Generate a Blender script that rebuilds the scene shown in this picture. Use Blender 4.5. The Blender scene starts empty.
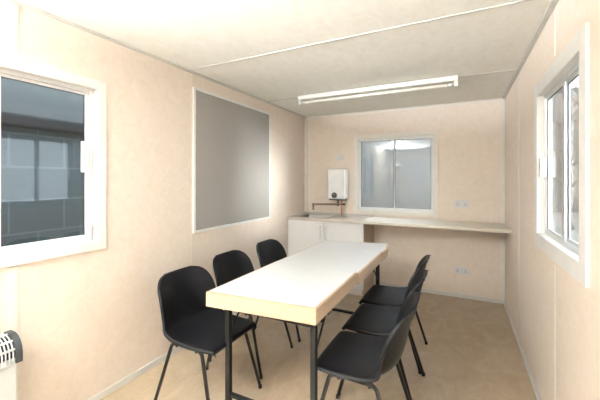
import bpy, bmesh, math, random
from mathutils import Vector, Matrix
random.seed(4)
PI = math.pi
FLASH_DIR = (.22, .60, .76); FLASH_W = 185; FLASH_Z = 1.80
SC = bpy.context.scene
COL = SC.collection
W, H = 2.483, 2.3            # room width and height
YR = -6.3                    # rear wall behind the camera

# ------------------------------------------------------------------ materials
def newmat(name):
    m = bpy.data.materials.new(name); m.use_nodes = True
    nt = m.node_tree
    return m, nt, nt.nodes['Principled BSDF']

def ramp(nt, stops):
    r = nt.nodes.new('ShaderNodeValToRGB')
    e = r.color_ramp.elements
    while len(e) < len(stops): e.new(0.5)
    for k, (p, c) in enumerate(stops):
        e[k].position = p; e[k].color = (*c, 1)
    return r

def coords(nt, scale=(1, 1, 1)):
    tc = nt.nodes.new('ShaderNodeTexCoord'); mp = nt.nodes.new('ShaderNodeMapping')
    mp.inputs['Scale'].default_value = scale
    nt.links.new(tc.outputs['Object'], mp.inputs['Vector'])
    return mp

def noise(nt, vec, scale, detail=4, rough=.55, dist=0.0):
    n = nt.nodes.new('ShaderNodeTexNoise')
    n.inputs['Scale'].default_value = scale; n.inputs['Detail'].default_value = detail
    n.inputs['Roughness'].default_value = rough; n.inputs['Distortion'].default_value = dist
    nt.links.new(vec.outputs[0], n.inputs['Vector'])
    return n

def mottled(name, cols, scale=14, rough=.6, bump=0.0, dist=.6, stretch=(1, 1, 1), detail=5, spec=.3):
    m, nt, b = newmat(name)
    v = coords(nt, stretch); n = noise(nt, v, scale, detail, .6, dist)
    k = len(cols)
    r = ramp(nt, [(.3 + .4 * i / (k - 1), c) for i, c in enumerate(cols)])
    nt.links.new(n.outputs['Fac'], r.inputs['Fac'])
    nt.links.new(r.outputs['Color'], b.inputs['Base Color'])
    b.inputs['Roughness'].default_value = rough
    b.inputs['Specular IOR Level'].default_value = spec
    if bump:
        bp = nt.nodes.new('ShaderNodeBump'); bp.inputs['Strength'].default_value = bump
        bp.inputs['Distance'].default_value = .002
        n2 = noise(nt, v, scale * 6, 3)
        nt.links.new(n2.outputs['Fac'], bp.inputs['Height'])
        nt.links.new(bp.outputs['Normal'], b.inputs['Normal'])
    return m

def plain(name, c, rough=.5, metal=0.0, spec=.5, bump=0.0, bscale=300, var=.03):
    m, nt, b = newmat(name)
    v = coords(nt); n = noise(nt, v, 9, 3)
    lo = tuple(max(0, x * (1 - var)) for x in c); hi = tuple(min(1, x * (1 + var)) for x in c)
    r = ramp(nt, [(.35, lo), (.65, hi)])
    nt.links.new(n.outputs['Fac'], r.inputs['Fac']); nt.links.new(r.outputs['Color'], b.inputs['Base Color'])
    b.inputs['Roughness'].default_value = rough; b.inputs['Metallic'].default_value = metal
    b.inputs['Specular IOR Level'].default_value = spec
    if bump:
        bp = nt.nodes.new('ShaderNodeBump'); bp.inputs['Strength'].default_value = bump
        bp.inputs['Distance'].default_value = .001
        n2 = noise(nt, v, bscale, 2)
        nt.links.new(n2.outputs['Fac'], bp.inputs['Height'])
        nt.links.new(bp.outputs['Normal'], b.inputs['Normal'])
    return m

def emit(name, c, s):
    m, nt, b = newmat(name)
    b.inputs['Base Color'].default_value = (*c, 1)
    b.inputs['Emission Color'].default_value = (*c, 1); b.inputs['Emission Strength'].default_value = s
    return m

def glassmat(name, tint, ior=1.45):
    m = bpy.data.materials.new(name); m.use_nodes = True
    nt = m.node_tree; nt.nodes.clear()
    o = nt.nodes.new('ShaderNodeOutputMaterial'); mx = nt.nodes.new('ShaderNodeMixShader')
    t = nt.nodes.new('ShaderNodeBsdfTransparent'); g = nt.nodes.new('ShaderNodeBsdfGlossy')
    ge = nt.nodes.new('ShaderNodeNewGeometry'); dt = nt.nodes.new('ShaderNodeVectorMath'); dt.operation = 'DOT_PRODUCT'
    nt.links.new(ge.outputs['Incoming'], dt.inputs[0]); nt.links.new(ge.outputs['Normal'], dt.inputs[1])
    def mth(op, a, b_=None):                    # Schlick reflectance, the same from both faces of the pane
        n = nt.nodes.new('ShaderNodeMath'); n.operation = op
        for i, v in enumerate((a, b_)):
            if v is None: continue
            if isinstance(v, (int, float)): n.inputs[i].default_value = v
            else: nt.links.new(v, n.inputs[i])
        return n.outputs[0]
    c = mth('ABSOLUTE', dt.outputs['Value']); p5 = mth('POWER', mth('SUBTRACT', 1.0, c), 5.0)
    class f: outputs = [mth('ADD', mth('MULTIPLY', p5, .96), .04)]
    t.inputs['Color'].default_value = (*tint, 1); g.inputs['Roughness'].default_value = .01
    nt.links.new(f.outputs[0], mx.inputs[0]); nt.links.new(t.outputs[0], mx.inputs[1])
    nt.links.new(g.outputs[0], mx.inputs[2]); nt.links.new(mx.outputs[0], o.inputs[0])
    return m

def woodmat(name, a, b_, axis='X'):
    m, nt, b = newmat(name)
    s = {'X': (2, 30, 30), 'Y': (30, 2, 30)}[axis]
    v = coords(nt, s); n = noise(nt, v, 1.6, 5, .6, .8)
    r = ramp(nt, [(.3, a), (.7, b_)])
    nt.links.new(n.outputs['Fac'], r.inputs['Fac']); nt.links.new(r.outputs['Color'], b.inputs['Base Color'])
    b.inputs['Roughness'].default_value = .5
    return m

WALLC = [(.83, .725, .63), (.86, .765, .68), (.885, .80, .72)]
M = {}
M['wall'] = mottled('vinyl_wall', WALLC, 16, .5, .08, 1.2)
M['ceil'] = mottled('vinyl_ceiling', [(.82, .80, .73), (.86, .845, .785), (.89, .88, .83)], 13, .6, .05, 1.2, (1, .6, 1))
def floor_mat():
    m, nt, b = newmat('floor_vinyl')
    v = coords(nt, (1.6, 1, 1)); n = noise(nt, v, 3.2, 6, .62, 1.3)
    r = ramp(nt, [(.30, (.42, .32, .22)), (.5, (.48, .38, .27)), (.72, (.55, .46, .345))])
    nt.links.new(n.outputs['Fac'], r.inputs['Fac'])
    n2 = noise(nt, v, 60, 3, .6)
    mx = nt.nodes.new('ShaderNodeMixRGB'); mx.blend_type = 'OVERLAY'; mx.inputs[0].default_value = .18
    nt.links.new(r.outputs['Color'], mx.inputs[1]); nt.links.new(n2.outputs['Fac'], mx.inputs[2])
    nt.links.new(mx.outputs[0], b.inputs['Base Color'])
    b.inputs['Roughness'].default_value = .42; b.inputs['Specular IOR Level'].default_value = .45
    return m
M['floor'] = floor_mat()
M['white'] = plain('white_upvc', (.86, .86, .85), .35)
M['cream'] = plain('cream_trim', (.85, .81, .75), .45)
M['strip'] = plain('ceiling_strip', (.62, .61, .57), .45)
M['skirt'] = plain('skirting_white', (.74, .73, .70), .4)
M['alu'] = plain('aluminium_frame', (.72, .74, .76), .32, .75)
M['whitealu'] = plain('white_painted_aluminium', (.82, .83, .84), .35)
M['seal'] = plain('window_gasket', (.03, .03, .035), .6)
M['glass'] = glassmat('window_glass', (.93, .96, .97))
M['glassdark'] = glassmat('window_glass_smoked', (.66, .71, .74))
M['black'] = plain('black_polypropylene', (.004, .0045, .0065), .48, 0, .22, .25, 500, .1)
M['tube'] = plain('black_painted_steel', (.008, .008, .009), .38, 0, .35)
M['tubet'] = plain('table_leg_steel', (.008, .009, .009), .45, 0, .3)
M['rubber'] = plain('black_rubber', (.01, .01, .01), .7)
M['lam'] = plain('white_laminate', (.80, .83, .865), .28, 0, .5, 0, 300, .01)
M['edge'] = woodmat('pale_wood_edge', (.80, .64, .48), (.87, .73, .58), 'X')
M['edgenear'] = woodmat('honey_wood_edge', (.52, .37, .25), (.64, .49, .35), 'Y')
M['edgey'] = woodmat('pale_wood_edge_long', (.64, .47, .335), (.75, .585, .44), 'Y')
M['board'] = mottled('grey_felt', [(.37, .36, .345), (.42, .405, .39)], 120, .95, .3, 0, (1, 1, 1), 3, .1)
M['door'] = plain('white_cupboard', (.90, .91, .92), .3, 0, .5, 0, 300, .01)
M['carcass'] = mottled('beige_carcass', [(.56, .44, .32), (.62, .50, .38)], 10, .55)
M['work'] = plain('cream_worktop', (.72, .68, .60), .35)
M['steel'] = plain('stainless_steel', (.62, .59, .55), .38, .6)
M['chrome'] = plain('chrome', (.6, .6, .6), .15, 1)
M['brass'] = plain('aged_brass', (.36, .27, .19), .35, .8)
M['copper'] = plain('copper_pipe', (.72, .33, .20), .3, .85)
M['heater'] = plain('white_enamel', (.88, .89, .89), .25)
M['darkgrey'] = plain('dark_grey_plastic', (.04, .045, .05), .35)
M['socket'] = plain('pale_grey_plastic', (.76, .75, .76), .35)
M['socketw'] = plain('light_grey_switch', (.78, .77, .77), .3)
M['radiator'] = plain('pale_blue_white_enamel', (.66, .72, .73), .35)
M['grille'] = plain('white_grille', (.84, .85, .86), .35)
M['void'] = plain('dark_interior', (.02, .022, .03), .8)
M['batten'] = plain('white_enamel_batten', (.82, .81, .76), .35)
M['tubeoff'] = plain('opal_glass_tube', (.86, .84, .78), .2)
M['tubeon'] = emit('lit_glass_tube', (.97, .98, 1), 7)

# ------------------------------------------------------------------ helpers
def link(o, parent=None):
    COL.objects.link(o)
    if parent: o.parent = parent
    return o

def obj(name, bm, mat, parent=None, smooth=False, mods=None):
    bmesh.ops.recalc_face_normals(bm, faces=bm.faces)
    me = bpy.data.meshes.new(name); bm.to_mesh(me); bm.free()
    for m in (mat if isinstance(mat, (list, tuple)) else [mat]): me.materials.append(m)
    if smooth:
        for p in me.polygons: p.use_smooth = True
    return link(bpy.data.objects.new(name, me), parent)

def tag(o, label=None, cat=None, group=None, kind=None):
    if label: o['label'] = label
    if cat: o['category'] = cat
    if group: o['group'] = group
    if kind: o['kind'] = kind
    return o

def thing(name, label, cat, loc=(0, 0, 0), rz=0, group=None):
    o = bpy.data.objects.new(name, None); COL.objects.link(o)
    o.location = loc; o.rotation_euler = (0, 0, rz); o.empty_display_size = .1
    return tag(o, label, cat, group)

def struct(name, bm, mat, parent=None, **k):
    o = obj(name, bm, mat, parent, **k)
    if not parent: o['kind'] = 'structure'
    return o

def add_box(bm, x0, x1, y0, y1, z0, z1, bev=0.0, mi=0, seg=2):
    t = bmesh.new()
    bmesh.ops.create_cube(t, size=1)
    for v in t.verts:
        v.co = Vector(((x0 + x1) / 2 + v.co.x * (x1 - x0), (y0 + y1) / 2 + v.co.y * (y1 - y0), (z0 + z1) / 2 + v.co.z * (z1 - z0)))
    if bev > 0:
        bmesh.ops.bevel(t, geom=t.edges[:], offset=bev, segments=seg, affect='EDGES', profile=.6)
    for f in t.faces: f.material_index = mi
    me = bpy.data.meshes.new('t'); t.to_mesh(me); t.free()
    bm.from_mesh(me); bpy.data.meshes.remove(me)
    return bm

def bx(*a, **k): return add_box(bmesh.new(), *a, **k)

def add_tube(bm, pts, r, n=10, cap=True):
    pts = [Vector(p) for p in pts]
    rings = []; up = None
    for i, p in enumerate(pts):
        if i == 0: d = pts[1] - p
        elif i == len(pts) - 1: d = p - pts[i - 1]
        else: d = (pts[i + 1] - p).normalized() + (p - pts[i - 1]).normalized()
        d.normalize()
        if up is None:
            up = Vector((0, 0, 1)) if abs(d.z) < .9 else Vector((1, 0, 0))
        s = d.cross(up).normalized(); up = s.cross(d).normalized()
        rr = r[i] if isinstance(r, (list, tuple)) else r
        rings.append([bm.verts.new(p + s * math.cos(2 * PI * k / n) * rr + up * math.sin(2 * PI * k / n) * rr) for k in range(n)])
    for a, b in zip(rings, rings[1:]):
        for k in range(n):
            f = bm.faces.new((a[k], a[(k + 1) % n], b[(k + 1) % n], b[k])); f.smooth = True
    if cap:
        bm.faces.new(rings[0][::-1]); bm.faces.new(rings[-1])
    return bm

def tube(pts, r, n=10): return add_tube(bmesh.new(), pts, r, n)

def arc(p0, c, p1, n=5):
    """quadratic bend from p0 to p1 with control c"""
    p0, c, p1 = Vector(p0), Vector(c), Vector(p1)
    return [p0 * (1 - t) ** 2 + c * 2 * t * (1 - t) + p1 * t * t for t in [i / n for i in range(n + 1)]]

def add_prism(bm, poly, z0, z1):
    lo = [bm.verts.new((x, y, z0)) for x, y in poly]; hi = [bm.verts.new((x, y, z1)) for x, y in poly]
    bm.faces.new(lo[::-1]); bm.faces.new(hi); n = len(poly)
    for i in range(n): bm.faces.new((lo[i], lo[(i + 1) % n], hi[(i + 1) % n], hi[i]))
    return bm

def copy_tree(o, parent=None):
    c = o.copy(); COL.objects.link(c)
    if parent: c.parent = parent
    for ch in [x for x in bpy.data.objects if x.parent == o]: copy_tree(ch, c)
    return c

# ------------------------------------------------------------------ room shell
T = .06
struct('floor', bx(-T, W + T, YR - T, T, -.05, 0), M['floor'])
struct('ceiling', bx(-T, W + T, YR - T, T, H, H + .05), M['ceil'])

def wall_y(name, x0, x1, y0, y1, hole):      # wall running along y with one hole (ya, yb, za, zb)
    bm = bmesh.new(); ya, yb, za, zb = hole
    add_box(bm, x0, x1, y0, ya, 0, H); add_box(bm, x0, x1, yb, y1, 0, H)
    add_box(bm, x0, x1, ya, yb, 0, za); add_box(bm, x0, x1, ya, yb, zb, H)
    return struct(name, bm, M['wall'])
def wall_x(name, y0, y1, hole):
    bm = bmesh.new(); xa, xb, za, zb = hole
    add_box(bm, 0, xa, y0, y1, 0, H); add_box(bm, xb, W, y0, y1, 0, H)
    if za > 0: add_box(bm, xa, xb, y0, y1, 0, za)
    add_box(bm, xa, xb, y0, y1, zb, H)
    return struct(name, bm, M['wall'])
LW = (-3.96, -3.0, 1.0, 1.955)
RW = (-2.565, -1.745, 1.045, 1.915)
BW = (.792, 1.752, .974, 1.942)
wall_y('wall_left', -T, 0, YR - T, T, LW)
wall_y('wall_right', W, W + T, YR - T, T, RW)
wall_x('wall_back', 0, T, BW)
wall_x('wall_rear', YR - T, YR, (.5, 1.35, 0, 2.0))

# rear door behind the camera
d = struct('door_1', bx(.505, 1.345, YR - .05, YR - .01, .005, 1.995, bev=.003), M['white'])
obj('door_handle', tube([(1.27, YR - .01, 1.0), (1.27, YR + .04, 1.0), (1.17, YR + .045, 1.0)], .009), M['chrome'], d)

# trims
def trim(n, bm, m): return struct('trim_%d' % n, bm, m)
tn = 1
for y in (-.98, -2.2, -3.42, -4.64, -5.86):
    bm = bx(0, .003, y - .012, y + .012, .045, H - .02, bev=.001)
    if y == -3.42:
        bm.free(); bm = bmesh.new()
        add_box(bm, 0, .004, y - .018, y + .018, .045, LW[2] - .06, bev=.001)
        add_box(bm, 0, .004, y - .018, y + .018, LW[3] + .06, H - .02, bev=.001)
    trim(tn, bm, M['wall'] if y != -3.42 else M['cream']); tn += 1
for y in (-.96, -2.13, -3.35, -4.57, -5.79):
    if y == -2.13:
        bm = bmesh.new()
        add_box(bm, W - .003, W, y - .008, y + .008, .03, RW[2] - .1, bev=.001); add_box(bm, W - .003, W, y - .008, y + .008, RW[3] + .12, H - .02, bev=.001)
    else: bm = bx(W - .003, W, y - .008, y + .008, .03, H - .02, bev=.001)
    trim(tn, bm, M['cream']); tn += 1
for y in (-1.05, -2.25, -3.47, -4.69, -5.9):
    trim(tn, bx(.025, W - .025, y - .009, y + .009, H - .004, H, bev=.001), M['strip']); tn += 1
trim(tn, bx(0, .028, YR, 0, H - .012, H, bev=.003), M['strip']); tn += 1
trim(tn, bx(W - .03, W, YR, 0, H - .014, H, bev=.003), M['strip']); tn += 1
trim(tn, bx(.05, W - .05, -.012, 0, H - .035, H, bev=.003), M['cream']); tn += 1
trim(tn, bx(0, .045, -.012, 0, .04, H, bev=.003), M['cream']); tn += 1
trim(tn, bx(W - .05, W - .004, -.012, 0, .04, H, bev=.003), M['cream']); tn += 1
def baseboard(side, bm): struct('baseboard_' + side, bm, M['skirt'])
baseboard('left', bx(0, .016, YR, -.52, 0, .045, bev=.004))
baseboard('right', bx(W - .014, W, YR, -.016, 0, .035, bev=.004))
baseboard('back', bx(1.03, W, -.014, 0, 0, .045, bev=.004))

# ------------------------------------------------------------------ windows
def window(n, axis, pos, sgn, a0, a1, z0, z1, arch, open_left, gmat, stile=.028, frame_mat='whitealu', depth=T, midf=.5, mat='white'):
    """axis 'y': window in a wall of constant x; sgn = direction into the room."""
    def B(bm, u0, u1, p0, p1, zz0, zz1, **k):       # u along the wall, p out of the wall into the room
        q0, q1 = sorted((pos + sgn * p0, pos + sgn * p1))
        if axis == 'y': return add_box(bm, q0, q1, u0, u1, zz0, zz1, **k)
        return add_box(bm, u0, u1, q0, q1, zz0, zz1, **k)
    bm = bmesh.new()                                  # architrave + reveal lining
    for (u0, u1, s0, s1) in ((a0 - arch, a0, z0 - arch, z1 + arch), (a1, a1 + arch, z0 - arch, z1 + arch),
                             (a0, a1, z1, z1 + arch), (a0, a1, z0 - arch, z0)):
        B(bm, u0, u1, 0.0, .014, s0, s1, bev=.002)
    e = .006
    for (u0, u1, s0, s1) in ((a0, a0 + e, z0, z1), (a1 - e, a1, z0, z1), (a0 + e, a1 - e, z1 - e, z1), (a0 + e, a1 - e, z0, z0 + e)):
        B(bm, u0, u1, -depth, .013, s0, s1)
    root = struct('window_%d' % n, bm, M[mat])
    f = bmesh.new(); s = .022; a0i, a1i, z0i, z1i = a0 + e, a1 - e, z0 + e, z1 - e
    for (u0, u1, s0, s1) in ((a0i, a0i + s, z0i, z1i), (a1i - s, a1i, z0i, z1i), (a0i + s, a1i - s, z1i - s, z1i), (a0i + s, a1i - s, z0i, z0i + s)):
        B(f, u0, u1, -depth, -depth + .034, s0, s1, bev=.002)
    obj('window_frame', f, M[frame_mat], root)
    mid = a0 + (a1 - a0) * midf
    for k in range(2):
        u0, u1 = (a0i + s, mid + stile / 2) if k == 0 else (mid - stile / 2, a1i - s)
        p = -depth + (.020 if (k == 0) == open_left else .006)
        sb = bmesh.new(); t = stile; h = .016
        for (v0, v1, s0, s1) in ((u0, u0 + t, z0i + s, z1i - s), (u1 - t, u1, z0i + s, z1i - s), (u0 + t, u1 - t, z1i - s - h, z1i - s), (u0 + t, u1 - t, z0i + s, z0i + s + h)):
            B(sb, v0, v1, p, p + .011, s0, s1, bev=.0015)
        sash = obj('sash', sb, M[frame_mat], root)
        g = bmesh.new(); B(g, u0 + t, u1 - t, p + .004, p + .007, z0i + s + h, z1i - s - h)
        obj('pane', g, M[gmat], sash)
        gk = bmesh.new(); q = .005
        for (v0, v1, s0, s1) in ((u0 + t, u0 + t + q, z0i + s + h, z1i - s - h), (u1 - t - q, u1 - t, z0i + s + h, z1i - s - h), (u0 + t, u1 - t, z1i - s - h - q, z1i - s - h)):
            B(gk, v0, v1, p + .007, p + .010, s0, s1)
        obj('gasket', gk, M['seal'], sash)
    return root, B
w1, B1 = window(1, 'y', 0, 1, *LW, .052, True, 'glassdark', stile=.020, midf=.512)
w2, B2 = window(2, 'y', W, -1, *RW, .075, False, 'glass', stile=.034, frame_mat='alu')
w3, B3 = window(3, 'x', 0, -1, *BW, .045, True, 'glass', stile=.013, mat='cream')
# catches
b = bmesh.new(); B1(b, -3.082, -3.050, -.026, -.002, 1.43, 1.62, bev=.004); obj('window_handle', b, M['white'], w1)
for y in (-3.10, -3.42):
    b = bmesh.new(); B1(b, y - .025, y + .025, -.028, -.012, 1.024, 1.04, bev=.003); obj('window_catch', b, M['white'], w1)
b = bmesh.new(); B1(b, -3.052, -3.03, -.026, -.006, 1.03, 1.12, bev=.003); obj('window_catch', b, M['whitealu'], w1)
b = bmesh.new(); B2(b, -1.81, -1.775, -.026, .006, 1.40, 1.52, bev=.004); obj('window_handle', b, M['white'], w2)

# ------------------------------------------------------------------ outside the windows
g_out = mottled('outside_ground', [(.16, .16, .16), (.24, .23, .22)], 3, .9)
struct('ground', bx(-14, 16, -14, 24, -.5, -.30), g_out)
def blockmat():
    m, nt, b = newmat('painted_blockwork')
    tc = nt.nodes.new('ShaderNodeTexCoord'); sp = nt.nodes.new('ShaderNodeSeparateXYZ'); cb = nt.nodes.new('ShaderNodeCombineXYZ')
    nt.links.new(tc.outputs['Object'], sp.inputs[0]); nt.links.new(sp.outputs['Y'], cb.inputs['X']); nt.links.new(sp.outputs['Z'], cb.inputs['Y'])
    br = nt.nodes.new('ShaderNodeTexBrick')
    br.inputs['Color1'].default_value = (.15, .17, .17, 1); br.inputs['Color2'].default_value = (.17, .19, .19, 1)
    br.inputs['Mortar'].default_value = (.25, .28, .28, 1); br.inputs['Scale'].default_value = 1
    br.inputs['Mortar Size'].default_value = .008; br.inputs['Brick Width'].default_value = .44; br.inputs['Row Height'].default_value = .30
    nt.links.new(cb.outputs[0], br.inputs['Vector']); nt.links.new(br.outputs['Color'], b.inputs['Base Color'])
    b.inputs['Roughness'].default_value = .8
    return m
yard = thing('blockwork_building', 'slate grey blockwork building seen through the left window', 'building', (-1.5, 0, -.3))
obj('wall', bx(-.3, 0, -9, 2.1, 0, 2.26), blockmat(), yard)
obj('gutter', bx(0, .12, -9, 2.1, 2.15, 2.26, bev=.02), plain('dark_gutter', (.02, .02, .022), .5), yard)
obj('fascia', bx(-.3, .04, -9, 2.1, 2.26, 3.6, bev=.01), plain('blue_grey_fascia', (.17, .185, .185), .7), yard)

# pale grey clad unit facing the end window
unit = thing('clad_unit', 'pale grey clad unit seen through the end window', 'building', (0, 2.3, -.3))
bm = bmesh.new(); add_box(bm, -3.5, 2.6, 0, .3, 0, 2.9)
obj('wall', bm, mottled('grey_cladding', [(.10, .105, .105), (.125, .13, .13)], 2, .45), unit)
obj('roof_trim', bx(-3.55, 2.65, -.06, .3, 2.9, 3.0, bev=.01), M['strip'], unit)

# grey clad hall beyond the trees outside the right window
hall = thing('clad_hall', 'grey brown clad hall behind the trees outside the right window', 'building', (2.9, 17.0, -.3))
bm = bmesh.new(); add_box(bm, 0, 12, 0, 5, 0, 6.2)
for i in range(60): add_box(bm, i * .2, i * .2 + .09, -.04, 0, 0, 6.1)
obj('wall', bm, mottled('hall_cladding', [(.10, .095, .09), (.15, .145, .14), (.20, .195, .195)], 1.5, .8, 0, 1, (1, 1, .35)), hall)
obj('roof', bx(-.2, 12.2, -.3, 5.2, 6.2, 6.4, bev=.02), M['darkgrey'], hall)

# trees and fence out of the right window
fen = thing('timber_fence', 'weathered grey board fence outside the right window', 'fence', (7.6, 0, -.3))
bm = bmesh.new()
for i in range(90): add_box(bm, 0, .03, -4 + i * .2, -4 + i * .2 + .185, 0.05, 1.15 + random.uniform(-.02, .02))
obj('board_panel', bm, mottled('grey_timber', [(.16, .15, .14), (.27, .25, .23)], 6, .9), fen)
obj('rail', bx(-.05, 0, -4, 14, .9, 1.0), mottled('grey_rail', [(.16, .15, .14), (.27, .25, .23)], 6, .9), fen)
bark = mottled('bark', [(.13, .11, .10), (.25, .22, .19)], 12, .9, .5)
leafm = mottled('leaf', [(.16, .18, .13), (.30, .31, .25)], 4, .8)
def tree(x, y, h, r, seed, label):
    rnd = random.Random(seed)
    t = thing('bare_tree', label, 'tree', (x, y, -.3), 0)
    bm = bmesh.new(); pts = [(0, 0, 0)]; 
    for k in range(1, 7): pts.append((rnd.uniform(-.06, .06) * k, rnd.uniform(-.06, .06) * k, h * k / 6))
    add_tube(bm, pts, [r * (1 - .12 * k) for k in range(7)], 8)
    obj('trunk', bm, bark, t, smooth=True)
    bm = bmesh.new()
    for k in range(34):
        p = Vector(pts[rnd.randint(2, 6)]); a = rnd.uniform(0, 2 * PI); L = rnd.uniform(.6, 1.5)
        q = p + Vector((math.cos(a) * L * .5, math.sin(a) * L * .5, L * .4)); s = q + Vector((math.cos(a + .5) * L * .4, math.sin(a + .5) * L * .4, L * .5))
        add_tube(bm, [p, q, s], [r * .28, r * .16, r * .05], 5)
    obj('branches', bm, bark, t)
    bm = bmesh.new()
    for k in range(260):
        a = rnd.uniform(0, 2 * PI); rr = 1.3 * math.sqrt(rnd.random()); zz = rnd.uniform(.25 * h, 1.12 * h)
        c = Vector((math.cos(a) * rr, math.sin(a) * rr, zz)); s = rnd.uniform(.04, .09)
        R = Matrix.Rotation(rnd.uniform(0, 6), 3, Vector((rnd.random(), rnd.random(), rnd.random() + .1)).normalized())
        bm.faces.new([bm.verts.new(c + R @ Vector(v)) for v in ((-s, 0, 0), (0, -s * .5, 0), (s, 0, 0), (0, s * .5, .01))])
    obj('foliage', bm, leafm, t)
tree(5.3, 9.6, 4.2, .16, 1, 'tree with a mottled trunk nearest the right window')
tree(7.4, 15.5, 5.0, .18, 2, 'tree with a pale trunk further off outside the right window')

# ------------------------------------------------------------------ notice board
nb = thing('notice_board', 'large grey felt notice board in a cream frame on the left wall', 'notice board', (.0, -1.588, .93))
hw, hh = .612, 1.245
obj('felt_panel', bx(.002, .014, -hw + .02, hw - .02, .02, hh - .02), M['board'], nb)
bm = bmesh.new()
for (u0, u1, s0, s1) in ((-hw, -hw + .022, 0, hh), (hw - .022, hw, 0, hh), (-hw + .022, hw - .022, hh - .022, hh), (-hw + .022, hw - .022, 0, .022)):
    add_box(bm, .001, .022, u0, u1, s0, s1, bev=.003)
obj('board_frame', bm, M['white'], nb)

# ------------------------------------------------------------------ ceiling battens
def batten(x0, x1, y, lit, label):
    t = thing('ceiling_batten', label, 'ceiling light', ((x0 + x1) / 2, y, H - .006)); L = (x1 - x0) / 2
    obj('housing', bx(-L, L, -.03, .03, -.042, 0, bev=.005), M['batten'], t)
    for s in (-1, 1):
        obj('lamp_holder', bx(min(s * L, s * (L - .03)), max(s * L, s * (L - .03)), -.016 if not lit else -.095, .016 if not lit else .095, -.092, -.042, bev=.004), M['batten'], t)
    for ty, tz in (((0, -.072),) if not lit else ((-.075, -.072), (.075, -.072))):
        tb = obj('light_tube', tube([(-L + .03, ty, tz), (L - .03, ty, tz)], .0155, 14), M['tubeon' if lit else 'tubeoff'], t)
        for s in (-1, 1):
            a = s * (L - .031); bnd = s * (L - .085)
            obj('end_cap', tube([(a, ty, tz), (bnd, ty, tz)], .0165, 14), M['alu'], tb)
    return t
batten(.46, 2.02, -1.10, False, 'white fluorescent ceiling batten above the far end of the table')

# ------------------------------------------------------------------ sink unit
CF = -.50                                             # cupboard front
su = thing('sink_cupboard', 'white two-door sink cupboard in the far left corner', 'cupboard', (0, 0, 0))
bm = bmesh.new()
add_box(bm, .003, .021, CF, -.016, .0, .862); add_box(bm, 1.0, 1.018, CF, -.016, 0, .862)
add_box(bm, .021, 1.0, CF, -.016, .10, .118); add_box(bm, .021, 1.0, -.03, -.016, .118, .862)
obj('carcass', bm, M['carcass'], su)
obj('plinth', bx(.021, 1.0, CF + .03, CF + .045, 0, .10), M['white'], su)
for x0, x1, hx in ((.006, .507, .474), (.511, 1.014, .548)):
    dd = obj('cupboard_door', bx(x0, x1, CF - .02, CF - .001, .085, .862, bev=.002), M['door'], su)
    obj('handle', tube(arc((hx, CF - .02, .80), (hx, CF - .05, .80), (hx, CF - .05, .77)) + arc((hx, CF - .05, .68), (hx, CF - .05, .65), (hx, CF - .02, .65)), .0065, 8), M['socket'], dd)
# sit-on stainless sink
bm = bmesh.new()
SX = 1.02; z = .898; X0 = .003
def plate(x0, x1, y0, y1, z0=.864, z1=z): add_box(bm, x0, x1, y0, y1, z0, z1)
bx0, bx1, by0, by1 = .12, .50, -.43, -.11
plate(X0, SX, CF - .035, by0); plate(X0, SX, by1, -.018); plate(X0, bx0, by0, by1); plate(bx1, SX, by0, by1)
add_box(bm, X0, SX, -.030, -.018, z, .925, bev=.004)
sk = thing('steel_sink', 'stainless steel sink top with left bowl and ribbed drainer', 'sink', (0, 0, 0))
obj('sink_top', bm, M['steel'], sk)
bm = bmesh.new()
add_box(bm, bx0 - .002, bx0, by0, by1, .75, z); add_box(bm, bx1, bx1 + .002, by0, by1, .75, z)
add_box(bm, bx0, bx1, by0 - .002, by0, .75, z); add_box(bm, bx0, bx1, by1 - .003, by1, .75, z + .001); add_box(bm, bx0, bx1, by0, by1, .748, .75)
obj('bowl', bm, plain('brushed_steel_bowl', (.82, .80, .76), .45, .1), sk)
bm = bmesh.new()
for k in range(9): add_tube(bm, [(.56, -.42 + k * .038, z), (.97, -.42 + k * .038, z)], .004, 6)
obj('drainer_ribs', bm, M['steel'], sk)
bm = bmesh.new(); add_box(bm, X0 + .004, SX - .004, CF - .034, CF - .026, z, z + .005, bev=.001); add_box(bm, .53, .538, by0, by1, z, z + .005, bev=.001)
obj('raised_rim', bm, M['steel'], sk)

wt = obj('worktop', bx(1.022, W - .004, -.54, -.018, .868, .900, bev=.004), M['work'])
tag(wt, 'cream worktop shelf running from the sink to the right wall', 'worktop')

# water heater
wh = thing('water_heater', 'white wall-mounted water heater above the sink', 'water heater', (.555, -.002, 1.125))
obj('casing', bx(-.118, .118, -.20, 0, 0, .41, bev=.028, seg=4), M['heater'], wh, smooth=True)
obj('casing_base', bx(-.10, .10, -.18, -.01, -.012, .01, bev=.004), M['darkgrey'], wh)
dl = obj('dial', tube([(-.02, -.201, .055), (-.02, -.222, .055)], .033, 20), M['darkgrey'], wh)
obj('dial_ring', tube([(-.02, -.20, .055), (-.02, -.206, .055)], .039, 20), M['chrome'], dl)
obj('pointer', bx(-.035, -.005, -.226, -.222, .062, .078, bev=.001), M['chrome'], dl)
tp = thing('swivel_tap', 'long-armed brass swivel tap under the water heater', 'tap', (.555, -.12, 1.05))
obj('valve_body', tube([(.0, 0, .062), (0, 0, -.02)], .014, 12), M['brass'], tp)
obj('spout', tube([(0, -.0, 0)] + arc((-.29, -.08, 0), (-.325, -.09, 0), (-.325, -.09, -.035)) + [(-.325, -.09, -.075)], .012, 10), M['brass'], tp)
obj('nozzle', tube([(-.325, -.09, .012), (-.325, -.09, -.03)], [.02, .016], 12), M['brass'], tp)
vb = obj('valve_handle', tube([(0, 0, 0.0), (.085, -.02, .012)], .011, 10), M['brass'], tp)
obj('handle_lever', bx(.075, .105, -.045, .005, -.002, .018, bev=.004), M['darkgrey'], vb)
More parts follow.
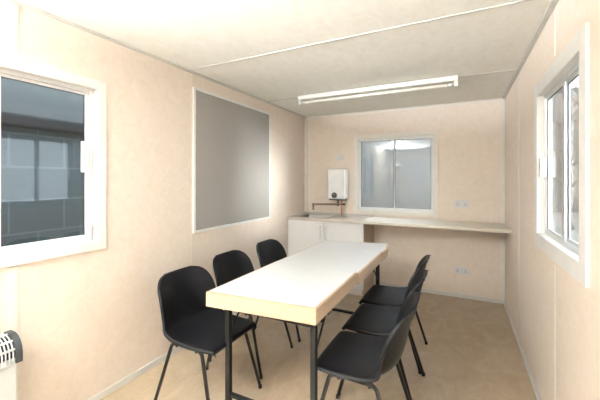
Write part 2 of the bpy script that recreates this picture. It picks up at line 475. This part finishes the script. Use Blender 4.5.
pp = tag(obj('copper_pipe', tube([(.60, -.10, 1.11), (.60, -.10, .899)], .0085, 10), M['copper']), 'copper pipe rising from the sink top to the water heater', 'pipe')
obj('pipe_collar', tube([(.60, -.10, 1.085), (.60, -.10, 1.065)], .014, 8), M['copper'], pp)

# sockets and switch
def plate_(name, label, x, z0, w, h, kind):
    t = thing(name, label, 'socket' if kind == 2 else 'switch', (x, 0, z0))
    obj('face_plate', bx(-w / 2, w / 2, -.010, 0, 0, h, bev=.003), M['socket' if kind == 2 else 'socketw'], t)
    if kind == 2:
        for s in (-1, 1):
            obj('rocker_switch', bx(s * .018 - .006, s * .018 + .006, -.014, -.010, h - .032, h - .012, bev=.001), M['socketw'], t)
            bm = bmesh.new()
            add_box(bm, s * .042 - .004, s * .042 + .004, -.0107, -.0100, .042, .054)
            add_box(bm, s * .042 - .016, s * .042 - .009, -.0107, -.0100, .022, .028); add_box(bm, s * .042 + .009, s * .042 + .016, -.0107, -.0100, .022, .028)
            obj('pin_holes', bm, M['darkgrey'], t)
    else:
        obj('rocker_switch', bx(-.012, .012, -.014, -.010, .025, .06, bev=.001), M['socketw'], t)
plate_('double_socket', 'pale double socket on the end wall above the worktop', 2.05, 1.058, .148, .088, 2)
plate_('double_socket', 'pale double socket on the end wall below the worktop', 2.048, .275, .148, .088, 2)
plate_('fused_switch', 'small pale switch plate on the wall above the water heater', .545, 1.655, .088, .088, 1)

# ------------------------------------------------------------------ table
TZ = .75; TH = .082
tb = thing('canteen_table', 'long white-topped table with thick pale wood edges', 'table', (0, 0, 0))
def panel(poly, z1, th, ins):
    """poly counter-clockwise; wood lipped board with a white laminate face"""
    bm = bmesh.new(); add_prism(bm, poly, z1 - th, z1)
    bmesh.ops.bevel(bm, geom=[e for e in bm.edges], offset=.0025, segments=2, affect='EDGES')
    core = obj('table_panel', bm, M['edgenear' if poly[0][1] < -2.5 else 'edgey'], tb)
    n = len(poly); P = [Vector((*p, 0)) for p in poly]; q = []
    for i in range(n):                       # ins[i]: inset of the laminate along the edge from corner i to i + 1
        a, b, c = P[i - 1], P[i], P[(i + 1) % n]
        d1 = (b - a).normalized(); d2 = (c - b).normalized()
        n1 = Vector((-d1.y, d1.x, 0)); n2 = Vector((-d2.y, d2.x, 0))
        A = b + n1 * ins[i - 1]; B_ = b + n2 * ins[i]
        t = ((B_ - A).x * d2.y - (B_ - A).y * d2.x) / (d1.x * d2.y - d1.y * d2.x)
        q.append(A + d1 * t)
    bm = bmesh.new(); add_prism(bm, [(v.x, v.y) for v in q], z1 - .001, z1 + .0012)
    obj('laminate_top', bm, M['lam'], core)
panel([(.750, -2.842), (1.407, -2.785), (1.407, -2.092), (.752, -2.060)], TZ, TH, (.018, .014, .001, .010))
panel([(.754, -2.056), (1.422, -2.088), (1.422, -1.382), (.754, -1.10)], TZ - .001, TH, (.001, .012, .001, .012))
panel([(.754, -1.094), (1.427, -1.378), (1.437, -1.235), (1.395, -.965)], TZ - .002, TH, (.001, .014, .014, .014))
s = .015
def leg_frame(y, xs, dy):
    for x in xs:
        lg = obj('leg', bx(x - s, x + s, y - s, y + s, .012, TZ - TH - .03, bev=.003), M['tubet'], tb)
        obj('foot_cap', bx(x - s - .002, x + s + .002, y - s - .002, y + s + .002, 0, .012, bev=.002), M['rubber'], lg)
        obj('fold_brace', tube([(x, y + dy * .018, .50), (x - .006, y + dy * .19, TZ - TH - .006)], .006, 8), M['tubet'], tb)
        obj('brace_bracket', bx(x - .016, x + .006, y + dy * .21 - .025, y + dy * .21 + .015, TZ - TH - .035, TZ - TH, bev=.002), M['tubet'], tb)
    obj('cross_bar', bx(xs[0] + s, xs[1] - s, y - .011, y + .011, .13, .152, bev=.003), M['tubet'], tb)
    obj('top_bar', bx(xs[0] - s, xs[1] + s, y - s, y + s, TZ - TH - .03, TZ - TH - .001, bev=.003), M['tubet'], tb)
leg_frame(-2.745, (.835, 1.378), 1)
leg_frame(-1.33, (.835, 1.372), -1)

# ------------------------------------------------------------------ chairs
PROF = [(.200, .408, .178, 0, 0), (.214, .425, .193, 0, 0), (.210, .444, .204, -.004, -.002), (.168, .450, .213, 0, -.004), (.09, .442, .219, 0, .002),
        (.00, .434, .223, 0, .012), (-.08, .431, .227, .006, .026), (-.140, .438, .230, .024, .040), (-.180, .460, .231, .052, .036),
        (-.202, .503, .231, .076, .014), (-.216, .555, .229, .084, 0), (-.228, .615, .226, .080, 0), (-.241, .675, .220, .070, 0),
        (-.253, .718, .209, .054, 0), (-.262, .750, .188, .036, 0), (-.267, .770, .156, .018, 0), (-.269, .779, .106, .006, 0)]
def shell_mesh():
    bm = bmesh.new(); N = 12; rows = []
    for i, (x, z_, w, ex, ez) in enumerate(PROF):
        a = PROF[max(i - 1, 0)]; c = PROF[min(i + 1, len(PROF) - 1)]
        t = Vector((c[0] - a[0], 0, c[1] - a[1])).normalized(); nn = Vector((-t.z, 0, t.x))     # away from the sitter
        nn = Vector((t.z, 0, -t.x))
        if nn.z > 0 and i < 8: nn = -nn
        if i >= 8 and nn.x > 0: nn = -nn
        row = []
        for k in range(N + 1):
            u = -1 + 2 * k / N; e = abs(u) ** 2.3
            row.append(Vector((x + ex * e, w * u, z_ + ez * e)))
        # rolled rim: extra rings turned away from the sitter
        k = .020 if i < 14 else .012
        l1 = row[0] + Vector((0, -.005, 0)) + nn * .006; r1 = row[-1] + Vector((0, .005, 0)) + nn * .006
        l2 = row[0] + Vector((0, -.006, 0)) + nn * k; r2 = row[-1] + Vector((0, .006, 0)) + nn * k
        rows.append([l2, l1] + row + [r1, r2])
    # top rim
    top = [v + Vector((-.012, 0, .001)) for v in rows[-1]]; rows.append(top)
    vs = [[bm.verts.new(v) for v in r] for r in rows]
    for a, b in zip(vs, vs[1:]):
        for k in range(len(a) - 1): bm.faces.new((a[k], a[k + 1], b[k + 1], b[k]))
    me = bpy.data.meshes.new('shell'); 
    bmesh.ops.recalc_face_normals(bm, faces=bm.faces)
    return bm
def bake(o):
    dg = bpy.context.evaluated_depsgraph_get(); me = bpy.data.meshes.new_from_object(o.evaluated_get(dg))
    o.modifiers.clear(); o.data = me
    for p in me.polygons: p.use_smooth = True
def make_chair():
    t = thing('stacking_chair', 'x', 'chair')
    sh = obj('seat_shell', shell_mesh(), M['black'], t, smooth=True)
    md = sh.modifiers.new('s', 'SOLIDIFY'); md.thickness = .006; md.offset = 0
    md = sh.modifiers.new('u', 'SUBSURF'); md.levels = 2; md.render_levels = 2
    bpy.context.view_layer.update(); bake(sh)
    R_ = .0105
    for s_ in (-1, 1):
        y1 = s_ * .194; y0 = s_ * .228
        for fx, tx, in ((.230, .118), (-.235, -.110)):
            sg = 1 if fx > 0 else -1
            lg = obj('leg', tube([(fx, y0, .012), (fx + (tx - fx) * .90, y0 + (y1 - y0) * .90, .375)] +
                     arc((fx + (tx - fx) * .93, y0 + (y1 - y0) * .93, .388), (tx, y1, .418), (tx - sg * .05, y1, .416), 5), R_, 10), M['tube'], t)
            obj('foot_cap', tube([(fx + sg * .001, y0, 0), (fx, y0, .02)], .0125, 10), M['rubber'], lg)
        obj('seat_rail', tube([(.070, y1, .416), (-.062, y1, .416)], R_, 10), M['tube'], t)
    for x in (.075, -.08):
        obj('cross_bar', tube([(x, -.194, .402), (x, .194, .402)], .009, 8), M['tube'], t)
    return t
ch0 = make_chair()
chairs = [(.617, -2.665, 0.0, 'black plastic chair at the near left of the table, by the left wall'),
          (.565, -2.12, 0.0, 'black plastic chair in the middle of the left side of the table'),
          (.575, -1.545, 0.0, 'black plastic chair farthest along the left side, below the notice board'),
          (1.575, -2.527, PI, 'black plastic chair at the near right side of the table, its seat fully seen'),
          (1.57, -2.036, PI, 'black plastic chair in the middle of the right side of the table'),
          (1.545, -1.560, PI, 'black plastic chair farthest along the right side, nearest the worktop')]
for i, (x, y, rz, lb) in enumerate(chairs):
    c = ch0 if i == 0 else copy_tree(ch0)
    c.location = (x, y, 0); c.rotation_euler = (0, 0, rz); c['label'] = lb
    c['group'] = 'black stacking chairs around the table'

# ------------------------------------------------------------------ convector heater
HX0, HX1, HY0, HY1, HZ = .03, .15, -4.05, -3.442, .635
ht = thing('convector_heater', 'pale convector heater with black end caps by the left window wall', 'heater', (0, 0, 0))
obj('body', bx(HX0 + .006, HX1 - .006, HY0 + .004, HY1 - .02, .06, HZ - .10, bev=.006), M['radiator'], ht)
def hprofile(r=.0, n=9):       # rounded top section in x-z
    out = [(HX1 + r, HZ - .125)]
    for k in range(n + 1):
        a = PI * .5 * k / n
        out.append((HX1 - .085 + (.085 + r) * math.cos(a), HZ - .085 + (.085 + r) * math.sin(a)))
    out += [(HX0 - r, HZ + r), (HX0 - r, HZ - .125)]
    return out
def cap(y0, y1, r):
    bm = bmesh.new(); pr = hprofile(r)
    A = [bm.verts.new((x, y0, z_)) for x, z_ in pr]; B_ = [bm.verts.new((x, y1, z_)) for x, z_ in pr]
    bm.faces.new(A); bm.faces.new(B_[::-1])
    for i in range(len(pr)): bm.faces.new((A[i], B_[i], B_[(i + 1) % len(pr)], A[(i + 1) % len(pr)]))
    return bm
obj('end_cap', cap(HY1 - .028, HY1, 0), M['darkgrey'], ht); obj('end_cap', cap(HY0, HY0 + .028, 0), M['darkgrey'], ht)
obj('element_box', cap(HY0 + .028, HY1 - .028, -.016), M['void'], ht)
bm = bmesh.new(); pr = hprofile(-.004)
y = HY0 + .04
while y < HY1 - .03:
    add_tube(bm, [(x, y, z_) for x, z_ in pr[:-1]], .003, 6); y += .014
for k in (0, 3, 6, 10): add_tube(bm, [(pr[k][0], HY0 + .028, pr[k][1]), (pr[k][0], HY1 - .028, pr[k][1])], .0055, 6)
obj('grille', bm, M['grille'], ht)
for yy in (HY0 + .08, HY1 - .12):
    obj('foot', bx(HX0 - .01, HX1 + .04, yy, yy + .03, 0, .06, bev=.006), M['darkgrey'], ht)

# ------------------------------------------------------------------ light
w = bpy.data.worlds.new('World'); SC.world = w; w.use_nodes = True
bgn = w.node_tree.nodes['Background']; bgn.inputs['Color'].default_value = (.93, .965, 1, 1); bgn.inputs['Strength'].default_value = 2.5
def sun(name, direction, e, ang, col):
    l = bpy.data.lights.new(name, 'SUN'); l.energy = e; l.angle = math.radians(ang); l.color = col
    o = bpy.data.objects.new(name, l); COL.objects.link(o)
    o.rotation_euler = Vector(direction).to_track_quat('-Z', 'Y').to_euler()
sun('sun', (-2.48, 1.05, -.12), 2.3, 14, (1, .96, .9))

st = thing('studio_light', 'black studio flash head on a tripod stand, mirrored in the end window', 'studio light', (.36, -5.55, 0))
obj('pole', tube([(0, 0, .35), (0, 0, 1.0), (0, 0, FLASH_Z - .05)], [.016, .014, .011], 10), M['darkgrey'], st)
for k in range(3):
    a = k * 2 * PI / 3 + .4; lg = obj('leg', tube([(.02 * math.cos(a), .02 * math.sin(a), .80), (.42 * math.cos(a), .42 * math.sin(a), .012)], .009, 8), M['darkgrey'], st)
FD = Vector(FLASH_DIR).normalized(); hp = Vector((0, 0, FLASH_Z))
obj('flash_head', tube([hp - FD * .12, hp + FD * .04], .055, 16), M['darkgrey'], st)
obj('reflector', tube([hp + FD * .035, hp + FD * .07], [.06, .095], 20), M['alu'], st)
l = bpy.data.lights.new('flash', 'AREA'); l.shape = 'DISK'; l.size = .17; l.spread = math.radians(100); l.energy = FLASH_W; l.color = (.93, .97, 1)
o = bpy.data.objects.new('flash', l); COL.objects.link(o); o.location = Vector((.36, -5.55, 0)) + hp + FD * .085
o.rotation_euler = FD.to_track_quat('-Z', 'Y').to_euler()

# ------------------------------------------------------------------ camera
cd = bpy.data.cameras.new('Camera'); cam = bpy.data.objects.new('Camera', cd); COL.objects.link(cam)
cd.sensor_width = 36; cd.lens = 320.94 / 600 * 36
cam.location = (2.044, -4.228, 1.385)
cam.rotation_euler = (PI / 2, 0, .4653)
cd.shift_y = -(200 - 179.82) / 600
cd.clip_start = .05
SC.camera = cam
vs = SC.view_settings
vs.view_transform = 'Standard'; vs.look = 'None'; vs.gamma = 1; vs.use_curve_mapping = False
vs.exposure = 1.2
